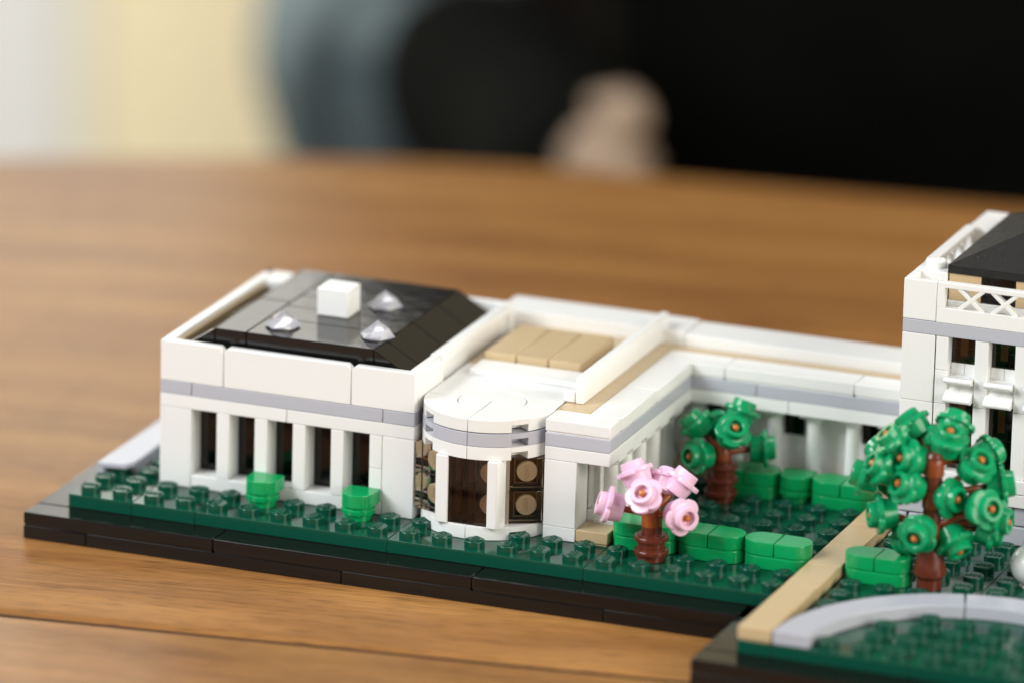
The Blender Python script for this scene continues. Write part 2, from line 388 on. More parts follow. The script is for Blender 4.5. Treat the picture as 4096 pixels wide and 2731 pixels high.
piece(ow, 'panel', 9.66, 9.88, 4, 9.7, 11, 14, WHITE, 0.03, g=0.004)
piece(ow, 'panel', 9.88, 10, 4.0, 4.22, 11, 13.6, WHITE, 0.02, g=0.001); piece(ow, 'panel', 9.88, 10, 4.2, 9.7, 13.3, 14, WHITE, 0.03, g=0.001)
piece(ow, 'panel', 2.35, 3.6, 9, 9.7, 11, 14, WHITE, 0.03); piece(ow, 'panel', 2, 10, 9.7, 10, 11, 14, WHITE, 0.03)
# black roof
rf = obj('roof', box_me(6.9, 6.5, 0.7, BLACK, 0.0), ow, (2.55, 2.6, 11*P+.004))
def rpiece(name, x0, x1, y0, y1, z0, z1, bev=0.03):
    return piece(rf, name, x0, x1, y0, y1, z0, z1, ROOFB, bev)
rpiece('roof_edge', 3.5, 8.5, 2.55, 9.25, 12.9, 13.9)
for a, b in ((2.5, 5.9), (5.9, 9.25)): rpiece('roof_tile', 3.5, 4.5, a, b, 13.92, 15)
yy = [2.5, 4.2, 5.5, 6.7, 7.95, 9.25]
for a, b in zip(yy, yy[1:]): rpiece('roof_tile', 4.5, 8.5, a, b, 13.92, 15, 0.022)
def slope(x0, x1, flip, cuts):
    for a, b in zip(cuts, cuts[1:]):
        lo, hi = 13.25, 15
        poly = [(x0, 12.4), (x1, 12.4), (x1, lo+.1), (x0, hi-.03)] if not flip else [(x0, 12.4), (x1, 12.4), (x1, hi-.03), (x0, lo+.1)]
        prism_xz(rf, 'roof_slope', poly, a, b, ROOFB, 0.018, sharp=0.08)
slope(8.51, 9.62, False, [2.5, 3.5, 5.5, 7.5, 9.25]); slope(2.5, 3.49, True, [2.5, 5.5, 9.25])
ch = piece(rf, 'chimney', 5.68, 6.68, 4.98, 5.98, 15, 17.1, WHITE, 0.035)
for gx, gy, rz in ((5.24, 3.50, .3), (8.12, 3.72, 0.0), (7.20, 6.62, .15)):
    bm = bmesh.new(); prof = [(0.46, 0.0), (0.54, 0.05), (0.33, 0.25), (0.0, 0.50)]
    lathe_bm([(0, 0)]+prof, 6, bm)
    for v in bm.verts:
        if 0.15 < v.co.z < 0.4: v.co = Matrix.Rotation(pi/6, 3, 'Z') @ v.co
    me = finish(bm, 'skylight', CLEAR, 0.05); obj('skylight', me, rf, Vector((gx, gy, 15*P+.003))-org(rf), (0, 0, rz))
    
# ================================================================ bow-fronted bay
bay = thing('bow_fronted_bay', 'white rounded toy bay with smoked windows between the office wing and the colonnade', 'building')
def notch_arc(a0, a1, r, nt_, ri, n=28):
    L_ = [(a0+(a1-a0)*i/n, r) for i in range(n+1)]
    if nt_ is None: return L_
    L_ = [q for q in L_ if abs(q[0]-nt_) > 7.61]
    L_ += [(nt_-7.6-1e-4, r), (nt_-7.6, ri), (nt_, ri), (nt_+7.6, ri), (nt_+7.6+1e-4, r)]
    return sorted(L_)
def qdisc(a0, a1, r, notch=None, cx=12.0, cy=3.0):
    pts = [(cx, cy)]
    n = 26
    return pts+[(cx+rr*cos(radians(a)), cy+rr*sin(radians(a))) for a, rr in notch_arc(a0, a1, r, notch, 1.55, n)]
def shrink(poly, g=G, c=None):
    cx = sum(p[0] for p in poly)/len(poly); cy = sum(p[1] for p in poly)/len(poly)
    if c: cx, cy = c
    return [(cx+(x-cx)*(1-g), cy+(y-cy)*(1-g)) for x, y in poly]
def add_fill(o, nt_, za, zb, cc, r=2.0):
    # closes the upper part of a stud clearance notch, flush with the rim
    q = [(12+rr*cos(radians(a)), 3+rr*sin(radians(a))) for rr, aa in ((r, [nt_-7.6+15.2*i/6 for i in range(7)]), (1.556, [nt_+7.6, nt_-7.6])) for a in aa]
    b2 = prism_bm(shrink(q, G, cc), za, zb, 0.0); b3 = bmesh.new(); b3.from_mesh(o.data)
    tm = bpy.data.meshes.new('tmp'); b2.to_mesh(tm); b2.free(); b3.from_mesh(tm); bpy.data.meshes.remove(tm)
    b3.to_mesh(o.data); b3.free(); o.data.polygons.foreach_set('use_smooth', [True]*len(o.data.polygons)); o.data.set_sharp_from_angle(angle=0.34)
def round_plate(z0, z1, mat, nm='round_plate'):
    for a0, a1, nt_ in ((180, 270, 225), (270, 360, 315)):
        cc = (11.1 if a0 < 200 else 12.9, 2.1); pl = shrink(qdisc(a0, a1, 2.0), G, cc); lo = shrink(qdisc(a0, a1, 2.0, nt_), G, cc)
        zc = z0+0.60*(z1-z0)
        o = prism(bay, nm, lo, z0, z1, mat, 0.012, gz=0.006)
        add_fill(o, nt_, zc*P, z1*P-.006, cc)
round_plate(3, 4, WHITE); round_plate(9, 10, WHITE); round_plate(10, 11, GREYP)
piece(bay, 'plate', 10, 14, 3, 10, 3, 4, WHITE); piece(bay, 'plate', 10, 14, 3, 10, 9, 10, WHITE); piece(bay, 'grey_plate', 10, 14, 3, 10, 10, 11, GREYP)
piece(bay, 'wall_core', 10.02, 13.98, 3.0, 10, 4, 9, DARKIN, 0)
# top: ring of curved tiles round a split round tile
def ring(a0, a1, sq=False):
    inner = arcpts(12, 3, 1.012, a1, a0, 14)
    outer = arcpts(12, 3, 2.0, a0, a1, 26) if not sq else None
    if sq == 'R': outer = [(13.93, 3), (13.93, 5.0), (12, 5.0)]
    if sq == 'L': outer = [(12, 5.0), (10.03, 5.0), (10.03, 3)]
    return shrink(outer+inner, 0.006)
def nring(a0, a1, nt_):
    o_ = [(12+rr*cos(radians(a)), 3+rr*sin(radians(a))) for a, rr in notch_arc(a0, a1, 1.985, nt_, 1.55)]
    return shrink(o_+arcpts(12, 3, 1.012, a1, a0, 14), G, (11.1 if a0 < 200 else 12.9, 2.1))
for a0, a1, s in ((180, 270, False), (270, 360, False), (0, 90, 'R'), (90, 180, 'L')):
    if s: prism(bay, 'curved_tile', ring(a0, a1, s), 11.03, 12, WHITE, 0.015, gz=0.002)
    else:
        nt_ = 225 if a0 < 200 else 315; cc = (11.1 if a0 < 200 else 12.9, 2.1)
        o = prism(bay, 'curved_tile', nring(a0, a1, nt_), 11.06, 12, WHITE, 0.012, gz=0.002)
        add_fill(o, nt_, 11.62*P, 12*P-.002, cc, 1.985)
for a0, a1 in ((182, 268.5), (271.5, 358), (2, 178)):
    prism(bay, 'round_tile', arcpts(12, 3, 0.985, a0, a1, 20)+([(12.0+(0.02 if a0 > 200 else -0.02), 2.985)] if a1 != 178 else []), 11.03, 11.985, WHITE, 0.012, gz=0.002)
# centre window: three smoked strips with a beige round peg showing
for i in range(3):
    x0 = 11.42+.4*i
    piece(bay, 'window', x0, x0+.4, 1.42, 1.9, 4, 9, DARKIN, 0, g=0.003)
    pw = piece(bay, 'pane', x0, x0+.4, 1.12, 1.16, 4.02, 8.98, SMOKE if i == 2 else SMOKE2, 0.008, g=0.007)
    for zz in (4.7, 7.05):
        if i < 2: piece(bay, 'glazing_rib', x0+.15, x0+.36, 1.3, 1.34, zz, zz+1.9, UMBER, 0.02, g=0)
        else: cb = bmesh.new(); lathe_bm([(0, 0), (.3, 0), (.3, .2), (0, .2)], 28, cb); bmesh.ops.rotate(cb, matrix=Matrix.Rotation(-pi/2, 3, 'X'), verts=cb.verts); obj('peg', finish(cb, 'peg', TANB), bay, (x0+.44, 1.20, (zz+.95)*P))
def post(x0, x1, y0, y1, cut=0.07, side=1):
    pl = [(x0, y0), (x1-(cut if side > 0 else 0), y0), (x1, y0+cut), (x1, y1), (x0, y1), ]
    if side < 0: pl = [(x0+cut, y0), (x1, y0), (x1, y1), (x0, y1), (x0, y0+cut)]
    return prism(bay, 'post', pl, 3.95, 9.0, WHITE, 0.02)
post(11.02, 11.41, 1.06, 1.95, 0.06, -1); post(12.63, 12.985, 1.04, 1.95, 0.09, 1)
# angled side windows, two smoked blocks each with a beige peg inside
def side_window(xa, ya, xb, yb, name):
    d = Vector((xb-xa, yb-ya, 0)); L_ = d.length; an = math.atan2(d.y, d.x)
    for z0, z1 in ((4, 6.47), (6.53, 9)):
        wo = obj('window', box_me(L_, 0.08, (z1-z0)*P, DARKIN, 0.0), bay, (xa-sin(an)*0.42, ya+cos(an)*0.42, z0*P), (0, 0, an))
        bm = bmesh.new(); bmesh.ops.create_cube(bm, size=1); bmesh.ops.scale(bm, vec=(L_-.01, .30, (z1-z0)*P-.01), verts=bm.verts)
        bmesh.ops.translate(bm, vec=(L_/2, -.26, (z1-z0)*P/2), verts=bm.verts); bevel_edges(bm, 0.03)
        obj('smoked_block', finish(bm, 'smoked_block', SMOKE), wo)
        fr_ = bmesh.new(); W = L_*.62
        for a, b, c_, d_ in ((0, W, 0, .03), (0, W, .72, .75), (0, .03, 0, .75), (W-.03, W, 0, .75)):
            s = bmesh.ops.create_cube(fr_, size=1)['verts']; bmesh.ops.scale(fr_, vec=(b-a, .03, d_-c_), verts=s); bmesh.ops.translate(fr_, vec=((a+b)/2+L_*.25, -.08, (c_+d_)/2+.12), verts=s)
        obj('inner_rim', finish(fr_, 'inner_rim', UMBER), wo)
        cb = bmesh.new(); lathe_bm([(0, 0), (.28, 0), (.3, .015), (.3, .16), (0, .16)], 30, cb)
        t = text_bm('LEGO', 0.16, 0.01); tm = bpy.data.meshes.new('tmp'); bmesh.ops.transform(t, matrix=Matrix.Rotation(pi, 4, 'X') @ Matrix.Rotation(pi/2, 4, 'Z'), verts=t.verts); t.to_mesh(tm); t.free(); cb.from_mesh(tm)
        bmesh.ops.rotate(cb, matrix=Matrix.Rotation(-pi/2, 3, 'X'), verts=cb.verts)
        obj('peg', finish(cb, 'peg', TANB), wo, (L_*.58, -.20, (z1-z0)*P/2))
side_window(13.0, 1.60, 13.97, 2.12, 'r'); side_window(10.03, 2.0, 10.98, 1.62, 'l')
# roof terrace behind the bay
piece(bay, 'tan_plate', 10.02, 15, 6.16, 11, 11, 12, TAN, 0.01, g=0.004); piece(bay, 'white_plate', 10.02, 14.25, 5.02, 6.15, 11, 12, WHITE, 0.01, g=0.004); piece(bay, 'tan_plate', 14.26, 15, 5.0, 6.15, 11, 12, TAN, 0.01, g=0.004)
piece(bay, 'tan_plate', 14, 15, 3.0, 5.0, 11, 12, TAN, 0.01, g=0.004)
piece(bay, 'white_ledge', 10.45, 13.95, 5.1, 6.17, 12, 12.45, WHITE)
for x0 in (10.5, 11.5, 12.5): tile_piece(bay, 'tan_tile', x0, x0+1, 6.2, 9.2, 12, 13, TAN, 0.05)
piece(bay, 'terrace_wall', 14.28, 14.54, 3.7, 11, 12, 14, WHITE, 0.03)
piece(bay, 'terrace_wall', 13.9, 14.28, 3.72, 4.2, 12, 12.9, WHITE, 0.05)

# ================================================================ colonnade
cg = thing('colonnade', 'white L-shaped toy colonnade with grey band around the studded garden', 'building')
piece(cg, 'corner_pillar', 14, 15, 2, 3, 3, 4.02, WHITE, gz=0.002); piece(cg, 'corner_pillar', 14, 15, 2, 3, 4.02, 9, WHITE, gz=0.002)
tile_piece(cg, 'tan_step', 15, 16, 2, 3, 3, 4, TAN, 0.03)
piece(cg, 'plate', 14, 16, 2, 9, 9, 10, WHITE); piece(cg, 'plate', 15, 19, 9, 12, 9, 10, WHITE); piece(cg, 'plate', 19, 22.99, 9, 12, 9, 10, WHITE)
piece(cg, 'grey_plate', 14, 16, 2, 4, 10, 11, GREYP); piece(cg, 'grey_plate', 14, 16, 4, 9, 10, 11, GREYP)
piece(cg, 'grey_plate', 15, 18, 9, 12, 10, 11, GREYP); piece(cg, 'grey_plate', 18, 22.99, 9, 12, 10, 11, GREYP)
tile_piece(cg, 'tile', 14, 16, 2, 3, 11, 12, WHITE)
for a, b in ((3, 6), (6, 9)): tile_piece(cg, 'tile', 15, 16, a, b, 11, 12, WHITE)
for a, b in ((15, 17), (17, 21), (21, 22.99)): tile_piece(cg, 'tile', a, b, 9, 10, 11, 12, WHITE)
piece(cg, 'tan_plate', 15, 22.99, 10, 10.49, 11, 12, TAN, 0.01)
for a, b in ((9.3, 15.2), (15.2, 22.99)): piece(cg, 'rear_parapet', a, b, 10.5, 12, 3 if a > 10 else 11, 13 if a < 15 else 12.85, WHITE, 0.03)
# arm wall behind the columns, sill and floor
piece(cg, 'inner_wall', 14.2, 14.95, 3, 10.48, 3, 9, WHITE); piece(cg, 'sill', 14.95, 15.42, 3.0, 9.5, 3, 4.75, WHITE)
for a in (15.05, 15.2): piece(cg, 'door_rib', 14.95, a-.0, 3.1 if a < 15.1 else 3.5, 3.4 if a < 15.1 else 3.6, 4.8, 9, WHITE, 0.02)
piece(cg, 'tan_floor', 15, 16, 3, 9, 3, 3.4, TAN, 0.01); piece(cg, 'tan_floor', 15, 22.99, 9, 11, 3, 4, TAN, 0.01)
piece(cg, 'inner_wall', 14.95, 22.99, 10.05, 10.48, 3, 9, WHITE, 0.01)
def column_me():
    bm = lathe_bm([(0, .0), (.30, .0), (.30, .12), (.24, .18), (.215, .3), (.205, 1.0), (.20, 1.72), (.25, 1.80), (.28, 1.9), (.28, 2.0), (0, 2.0)], 24)
    for z0, z1, s in ((0, .10, .36), (1.9, 2.0, .35)):
        v = bmesh.ops.create_cube(bm, size=1)['verts']; bmesh.ops.scale(bm, vec=(2*s, 2*s, z1-z0), verts=v); bmesh.ops.translate(bm, vec=(0, 0, (z0+z1)/2), verts=v)
    return finish(bm, 'column', WHITE)
CM = column_me()
for y in (3.2, 4.4, 5.6, 6.8, 8.0): obj('column', CM, cg, (15.62, y, 4*P-.001))
for x in (16.06, 17.26, 18.46, 19.66, 20.86, 22.06): obj('column', CM, cg, (x, 9.5, 4*P))
for x in (16.5, 18.9, 21.3):
    wn = obj('window', box_me(0.62, 0.03, 2.25*P, DARKIN, 0), cg, (x-.31, 10.02, 6.75*P))
    obj('pane', box_me(0.62, 0.02, 2.25*P, SMOKED, 0), wn, (0, -0.04, 0)); obj('blind', box_me(0.16, 0.008, .7, TANB, 0), wn, (.1, -0.014, .25))

# ================================================================ main building block (right)
mb = thing('main_building', 'tall white toy mansion block with grey cornice, lattice parapet and black hipped roof', 'building')
piece(mb, 'corner_brick', 23, 24, 7, 8, 13, 18, WHITE, 0.02); piece(mb, 'corner_brick', 23, 24, 7, 8, 8, 13, WHITE, 0.02)
piece(mb, 'wall_core', 23, 29, 8, 15, 3, 18, WHITE, 0.02); piece(mb, 'wall_core', 24, 29, 7.75, 8, 8, 18, DARKIN, 0)
for z0, z1 in ((15.5, 18), (13, 15.5), (10.5, 13), (8, 10.5)): piece(mb, 'strip_brick', 24.02, 24.4, 7.02, 7.9, z0, z1, WHITE, 0.02)
for k in range(3):
    x0 = 24.4+1.2*k
    for z0, z1 in ((13, 18), (8, 13)): piece(mb, 'pillar', x0+.8, x0+1.2, 7.02, 7.9, z0, z1, WHITE, 0.02, g=0.004)
    for z0, z1, nm in ((15.9, 18, 'u'), (8, 13.2, 'l')):
        h = (z1-z0)*P
        wn = obj('window', box_me(0.8, 0.05, h, DARKIN, 0), mb, (x0, 7.62, z0*P))
        obj('blind', box_me(0.22, 0.02, min(h*.62, .75), TANB, 0), wn, (.24, -0.15, h-.12-min(h*.62, .75)))
        obj('pane', box_me(0.8, 0.03, h, SMOKE2, 0), wn, (0, -0.2, 0)); obj('mullion', box_me(0.02, 0.02, h, BLACK, 0), wn, (.53, -0.215, 0)); obj('inner_bar', box_me(0.78, 0.02, .03, UMBER, 0), wn, (.01, -0.05, h*.45))
    piece(mb, 'apron_panel', x0, x0+.4, 7.37, 7.6, 13.2, 15.9, WHITE, 0.01, g=0.004); piece(mb, 'apron_panel', x0+.4, x0+.8, 7.37, 7.6, 13.2, 15.9, WHITE, 0.01, g=0.004)
def bracket_me():
    bm = bmesh.new(); n = 12; r = .088; pts = []
    # profile in (y, z): upper bar, hollow, lower bar
    zu, zl, yb = 14.93*P, 13.5*P, -.17
    for i in range(n+1):
        a = radians(60+240*i/n); pts.append((yb+r*cos(a), zu+r*sin(a)))
    for i in range(1, 8):
        t = i/8; pts.append((yb+.04+.27*sin(pi*min(1, t*1.25))**.7*(1-t*.15), zu-r-(zu-zl-2*r)*t))
    for i in range(n+1):
        a = radians(100+200*i/n); pts.append((yb+r*cos(a), zl+r*sin(a)))
    pts += [(.38, zl-.07), (.38, zu+.05)]
    vs = [bm.verts.new((0, y, z)) for y, z in pts]; f = bm.faces.new(vs)
    rr = bmesh.ops.extrude_face_region(bm, geom=[f]); bmesh.ops.translate(bm, vec=(.405, 0, 0), verts=[v for v in rr['geom'] if isinstance(v, bmesh.types.BMVert)])
    return finish(bm, 'bracket', WHITE, 0.5)
BR = bracket_me()
for k in range(3):
    for q in (0, .41): obj('bracket', BR, mb, (24.37+1.2*k+q, 7.02, 0))
piece(mb, 'cornice', 23, 29, 7, 15, 18, 19, GREYP)
piece(mb, 'ledge', 23, 29, 6.93, 8, 7, 8, WHITE, 0.02); piece(mb, 'ledge', 23, 29, 6.93, 8, 6, 6.96, WHITE, 0.02)
for r_, z0 in enumerate((3, 4.5)):
    x = 26.55-1.28*3-(.6 if r_ == 0 else 0)
    while x < 29:
        piece(mb, 'base_block', max(x, 23.0), x+1.22, 7.05, 8, z0+.03, z0+1.47, GREYP, 0.05); x += 1.28
# parapet
piece(mb, 'parapet_corner', 23, 24, 7, 7.2, 19, 22, WHITE, 0.03, g=0.003); piece(mb, 'parapet_corner', 23, 23.2, 7.2, 8, 19, 22, WHITE, 0.03, g=0.003); piece(mb, 'parapet_corner', 23.2, 24, 7.2, 8, 19, 20, WHITE, 0.01)
bk = piece(mb, 'corner_stud_brick', 23, 24, 8, 9, 19, 22, WHITE, 0.02); stud(bk, STUD_W, 23.5, 8.5, 22)
def lattice(length):
    bm = bmesh.new()
    def bx(x0, x1, z0, z1, y0=0, y1=.25):
        v = bmesh.ops.create_cube(bm, size=1)['verts']; bmesh.ops.scale(bm, vec=(x1-x0, y1-y0, z1-z0), verts=v); bmesh.ops.translate(bm, vec=((x0+x1)/2, (y0+y1)/2, (z0+z1)/2), verts=v)
    bx(0, length, 0, .44); bx(0, length, 1.04, 1.195); bx(0, .22, .44, 1.04); bx(length-.22, length, .44, 1.04)
    n = int(round(length-.4)/1.0)
    for i in range(n):
        c = 1.0+i*1.0
        if c > length-.6: break
        for s in (-1, 1):
            a = (c-s*.37, .42); b = (c+s*.37, 1.06); d = Vector((b[0]-a[0], b[1]-a[1])).normalized()*.058; nx, nz = -d.y, d.x
            q = [(a[0]+nx, a[1]+nz), (a[0]-nx, a[1]-nz), (b[0]-nx, b[1]-nz), (b[0]+nx, b[1]+nz)]
            y0 = .012 if s > 0 else .02
            vs = [bm.verts.new((x, y0, z)) for x, z in q]; f = bm.faces.new(vs)
            rr = bmesh.ops.extrude_face_region(bm, geom=[f]); bmesh.ops.translate(bm, vec=(0, .215, 0), verts=[v for v in rr['geom'] if isinstance(v, bmesh.types.BMVert)])
    bevel_edges(bm, .012, 1)
    return finish(bm, 'lattice_panel', WHITE)
LT = lattice(4.0)
obj('lattice_panel', LT, mb, (24.01, 7.0, 19*P+.003)); obj('lattice_panel', LT, mb, (23.0+.25, 9.0, 19*P+.003), (0, 0, pi/2))
piece(mb, 'parapet_corner', 23, 23.9, 13.0, 15, 19, 21.9, WHITE, 0.04); piece(mb, 'rail_cap', 23.0, 23.34, 9.05, 13, 22.0, 22.12, WHITE, 0.01)
piece(mb, 'white_plate', 24, 29, 8, 14.5, 19, 20, WHITE); piece(mb, 'white_plate', 24, 29, 7.3, 8, 19, 19.3, WHITE)
piece(mb, 'attic_wall', 24.03, 25, 8.03, 9, 20, 22, TAN, 0.01); piece(mb, 'attic_wall', 26.03, 29, 8.03, 9, 20, 22, TAN, 0.01); piece(mb, 'attic_wall', 24.03, 29, 9, 14, 20, 22, TAN, 0.01)
aw = piece(mb, 'attic_window', 25.02, 26.02, 8.05, 8.3, 20.02, 21.98, CLEARP, 0.02)
cbm = bmesh.new(); lathe_bm([(0, 0), (.3, 0), (.3, .2), (0, .2)], 20, cbm); obj('inner_stud', finish(cbm, 'inner_stud', CLEARP), aw, (.5, .5, .35))
# hipped roof
bm = bmesh.new(); zb, ze, g_ = 22*P+.006, 22.6*P, .43
X0, X1, Y0, Y1 = 24.0, 34.0, 8.0, 14.0
h = 3*g_
b_ = [bm.verts.new(v) for v in ((X0, Y0, zb), (X1, Y0, zb), (X1, Y1, zb), (X0, Y1, zb))]
e_ = [bm.verts.new(v) for v in ((X0, Y0, ze), (X1, Y0, ze), (X1, Y1, ze), (X0, Y1, ze))]
t_ = [bm.verts.new((X0+3, 11, ze+h)), bm.verts.new((X1-3, 11, ze+h))]
bm.faces.new(b_)
for i in range(4): bm.faces.new((b_[i], b_[(i+1) % 4], e_[(i+1) % 4], e_[i]))
bm.faces.new((e_[0], e_[1], t_[1], t_[0])); bm.faces.new((e_[1], e_[2], t_[1])); bm.faces.new((e_[2], e_[3], t_[0], t_[1])); bm.faces.new((e_[3], e_[0], t_[0]))
bevel_edges(bm, .015, 1, .2); obj('hipped_roof', finish(bm, 'hipped_roof', ROOFT, .05), mb)

# ================================================================ paths and kerbs
pt = thing('tan_path', 'narrow tan tiled path running from the front edge to the mansion block', 'path')
for a in range(-4, 8, 2): tile_piece(pt, 'tile', 22, 23, a, a+2, 3, 4, TAN, 0.03)
piece(pt, 'tile', 22, 22.99, 8, 9, 3, 4, TAN, 0.03)
dr = thing('curved_drive', 'broad pale grey curved kerb sweeping around the studded lawn at the front right', 'kerb')
CX, CY = 28.5, -3.95
def arc_piece(a0, a1):
    pl = arcpts(CX, CY, 5.47, a0, a1, 20)+arcpts(CX, CY, 4.42, a1, a0, 20)
    prism(dr, 'curved_tile', pl, 3, 4, PALE, 0.03)
arc_piece(180.3, 106.8); arc_piece(106.2, 60); arc_piece(59.5, 15)
lk = thing('left_kerb', 'short pale grey kerb piece on the lawn left of the office wing', 'kerb')
poly = [(0.02, 2.0), (0.85, 2.12), (1.03, 2.45), (1.05, 3.0), (0.98, 5), (0.98, 9), (0.02, 9)]
prism(lk, 'curved_plate', poly, 3.56, 4, PALE, 0.04); prism(lk, 'curved_plate_foot', [(.03, 2.02), (.2, 2.02), (.2, 8.98), (.03, 8.98)], 3.0, 3.56, PALE, 0.0); prism(lk, 'curved_plate_foot', [(.85, 2.6), (1.0, 2.6), (.96, 8.9), (.85, 8.9)], 3.0, 3.56, PALE, 0.0)

# ================================================================ hedges and shrubs
def dtile(flip=False):
    # 1x1 tile with one rounded end towards +x
    s = 1
    pl = [(0.01, .012), (.48, .012)]+arcpts(.5, .5, .488, -90, 90, 18)+[(.48, .988), (0.01, .988)]
    return pl
def hedge_me(part):
    if part == 'plate':
        pl = arcpts(.5, .5, .485, 90, 270, 18)+arcpts(1.5, .5, .485, -90, 90, 18); bm = prism_bm(pl, 0.002, P-.03, 0.02)
        b2 = prism_bm([(.5+(x-.5)*.94 if x < 1 else 1.5+(x-1.5)*.94, .5+(y-.5)*.94) for x, y in pl], P-.05, P+.002, 0)
        tm = bpy.data.meshes.new('tmp'); b2.to_mesh(tm); b2.free(); bm.from_mesh(tm); bpy.data.meshes.remove(tm)
        return finish(bm, 'plate', GREEN)
    return finish(prism_bm(dtile(), .0, P, 0.025), 'rounded_tile', GREEN)
HP, HT = hedge_me('plate'), hedge_me('tile')
def hedge(x, y, label, rz=0):
    t = thing('hedge', label, 'hedge', (x, y, 3*P), 'clipped green hedges in the toy garden')
    obj('plate', HP, t); obj('rounded_tile', HT, t, (1.004, 0, P+.006)); obj('rounded_tile', HT, t, (.996, 1, P+.006), (0, 0, pi))
    return t
hedge(16, 2, 'bright green hedge beside the tan step, behind the pink blossom tree')
hedge(18, 2, 'bright green hedge in the middle of the front row, right of the pink blossom tree')
hedge(20, 2, 'bright green hedge of the front row touching the left side of the tan path')
hedge(23, 2, 'bright green hedge right of the tan path, beside the big tree trunk')
hedge(17.0, 8, 'shaded green hedge by the columns, right behind the small green tree trunk')
hedge(20.0, 8, 'green hedge by the columns at the far end of the tan path')
def dome_shrub(x, y, label, cat='shrub'):
    t = thing('shrub', label, cat, (x, y, 3*P), 'single-stud green shrubs')
    bm = lathe_bm([(0, 0), (.40, 0), (.40, .17), (.485, .19), (.495, .22), (.495, .33), (.48, .345), (.43, .35), (.43, P), (0, P)], 32, None, None, lambda a, r: r*(1-.10*(1 if (r > .45 and abs(sin(2*a+.5)) > .97) else 0)))
    obj('round_plate', finish(bm, 'round_plate', GREEN), t)
    obj('rounded_tile', HT, t, (.5, .5, P+.006), (0, 0, -pi/2)).location = (-.5, .5, P+.006)
    return t
dome_shrub(5.5, 1.5, 'small bright green shrub in front of the middle window')
dome_shrub(8.5, 1.5, 'small bright green shrub in front of the last window, near the wing corner')
dome_shrub(19.5, 8.5, 'small shaded green shrub between the two hedges by the columns')

# ================================================================ trees
def flower_me(mat):
    def rf_(a, r):
        return r*(.87+.19*abs(cos(2.5*a))**.55) if r > .43 else r
    bm = lathe_bm([(0, -.36), (.33, -.36), (.365, -.34), (.405, -.03), (.415, .0), (.485, .0), (.50, .02), (.50, .11), (.48, .13), (.36, .135), (.335, .15), (.325, .33), (.305, .355), (.215, .355), (.20, .34), (.19, .17), (0, .17)], 60, None, None, rf_)
    return finish(bm, 'flower', mat, 0.6)
FP, FG = flower_me(PINK), flower_me(LEAF)
TIPM = finish(lathe_bm([(.075, -.3), (.08, .24), (.095, .27), (.085, .32), (.04, .355), (0, .36)], 16), 'stem_tip', TIP)
def tree(name, label, cat, x, y, trunk_prof, hubs, flowers, fm, trunk_mat=BROWN, group=None, sc_=1.06):
    t = thing(name, label, cat, (x, y, 3*P), group)
    obj('trunk', finish(lathe_bm(trunk_prof, 36), 'trunk', trunk_mat), t)
    stems = [bmesh.new() for _ in hubs]
    z0 = 3*P
    for i, hz in enumerate(hubs):
        lathe_bm([(0, hz-z0-.42), (.28, hz-z0-.42), (.30, hz-z0-.40), (.30, hz-z0-.1), (.26, hz-z0+.08), (.20, hz-z0+.24), (0, hz-z0+.27)], 24, stems[i])
    for fx, fy, fz, ax, ay, az in flowers:
        pos = Vector((fx, fy, fz-z0)); a = Vector((ax, ay, az)).normalized()
        i = min(range(len(hubs)), key=lambda k: abs(hubs[k]+.15-fz+0.5*az))
        h0 = Vector((0, 0, hubs[i]-z0-.05))
        d = (pos-h0).normalized(); a = (a*.6+d*.4).normalized()
        cyl_between(stems[i], h0+d*.1, pos-a*.2, .115, .085)
        q = a.to_track_quat('Z', 'Y') @ Euler((0, 0, random.uniform(0, 6))).to_quaternion()
        f = obj('flower' if fm is FP else 'leaf_cluster', fm, t, pos, q.to_euler()); f.scale = (sc_, sc_, sc_); obj('stem_tip', TIPM, f)
    for s in stems: obj('branch_stem', finish(s, 'branch_stem', ORANGE if fm is FP else BROWN_O, 0.6), t)
    return t
BROWN_O = plastic('russet_plastic', (0.23, 0.05, 0.014), 0.2)
def rtrunk(n, top=0.2):
    pr = [(0, 0)]
    for k in range(n):
        z = k*P; pr += [(.385, z+.003), (.40, z+.02), (.40, z+.19), (.41, z+.205), (.485, z+.215), (.495, z+.23), (.495, z+.32), (.485, z+.335), (.405, z+.345), (.40, z+P-.004)]
    z = n*P; return pr+[(.30, z), (.30, z+top), (0, z+top)]
PINKF = [(-1.18, -0.27, 2.74, -0.81, -0.45, 0.37), (-0.16, -0.25, 3.33, -0.08, -0.48, 0.87), (-0.97, 1.15, 3.31, -0.58, 0.64, 0.5), (0.58, 0.73, 3.38, 0.47, 0.28, 0.82), (0.93, -0.22, 2.73, 0.82, -0.47, 0.32), (-0.32, 1.66, 2.89, -0.13, 0.99, 0.03)]
PINKF[1] = (-0.02, -0.62, 3.27, -0.05, -0.86, 0.52); PINKF[4] = (0.98, -0.30, 2.73, 0.66, -0.74, -0.03); PINKF[2] = (-0.62, .25, 3.62, -0.45, .15, 0.88)
PINKF[5] = (0.12, 0.75, 3.3, 0.1, 0.7, 0.7)
BACKF = [(-0.85, 0.06, 3.39, -0.58, -0.23, 0.78), (0.42, -0.32, 3.43, 0.47, -0.62, 0.63), (-0.53, -0.6, 2.66, -0.49, -0.85, 0.21), (0.35, 0.65, 3.75, 0.2, 0.3, 0.93), (1.01, 0.71, 2.73, 0.95, 0.24, 0.06), (-0.35, .75, 3.2, -0.4, 0.7, 0.5)]
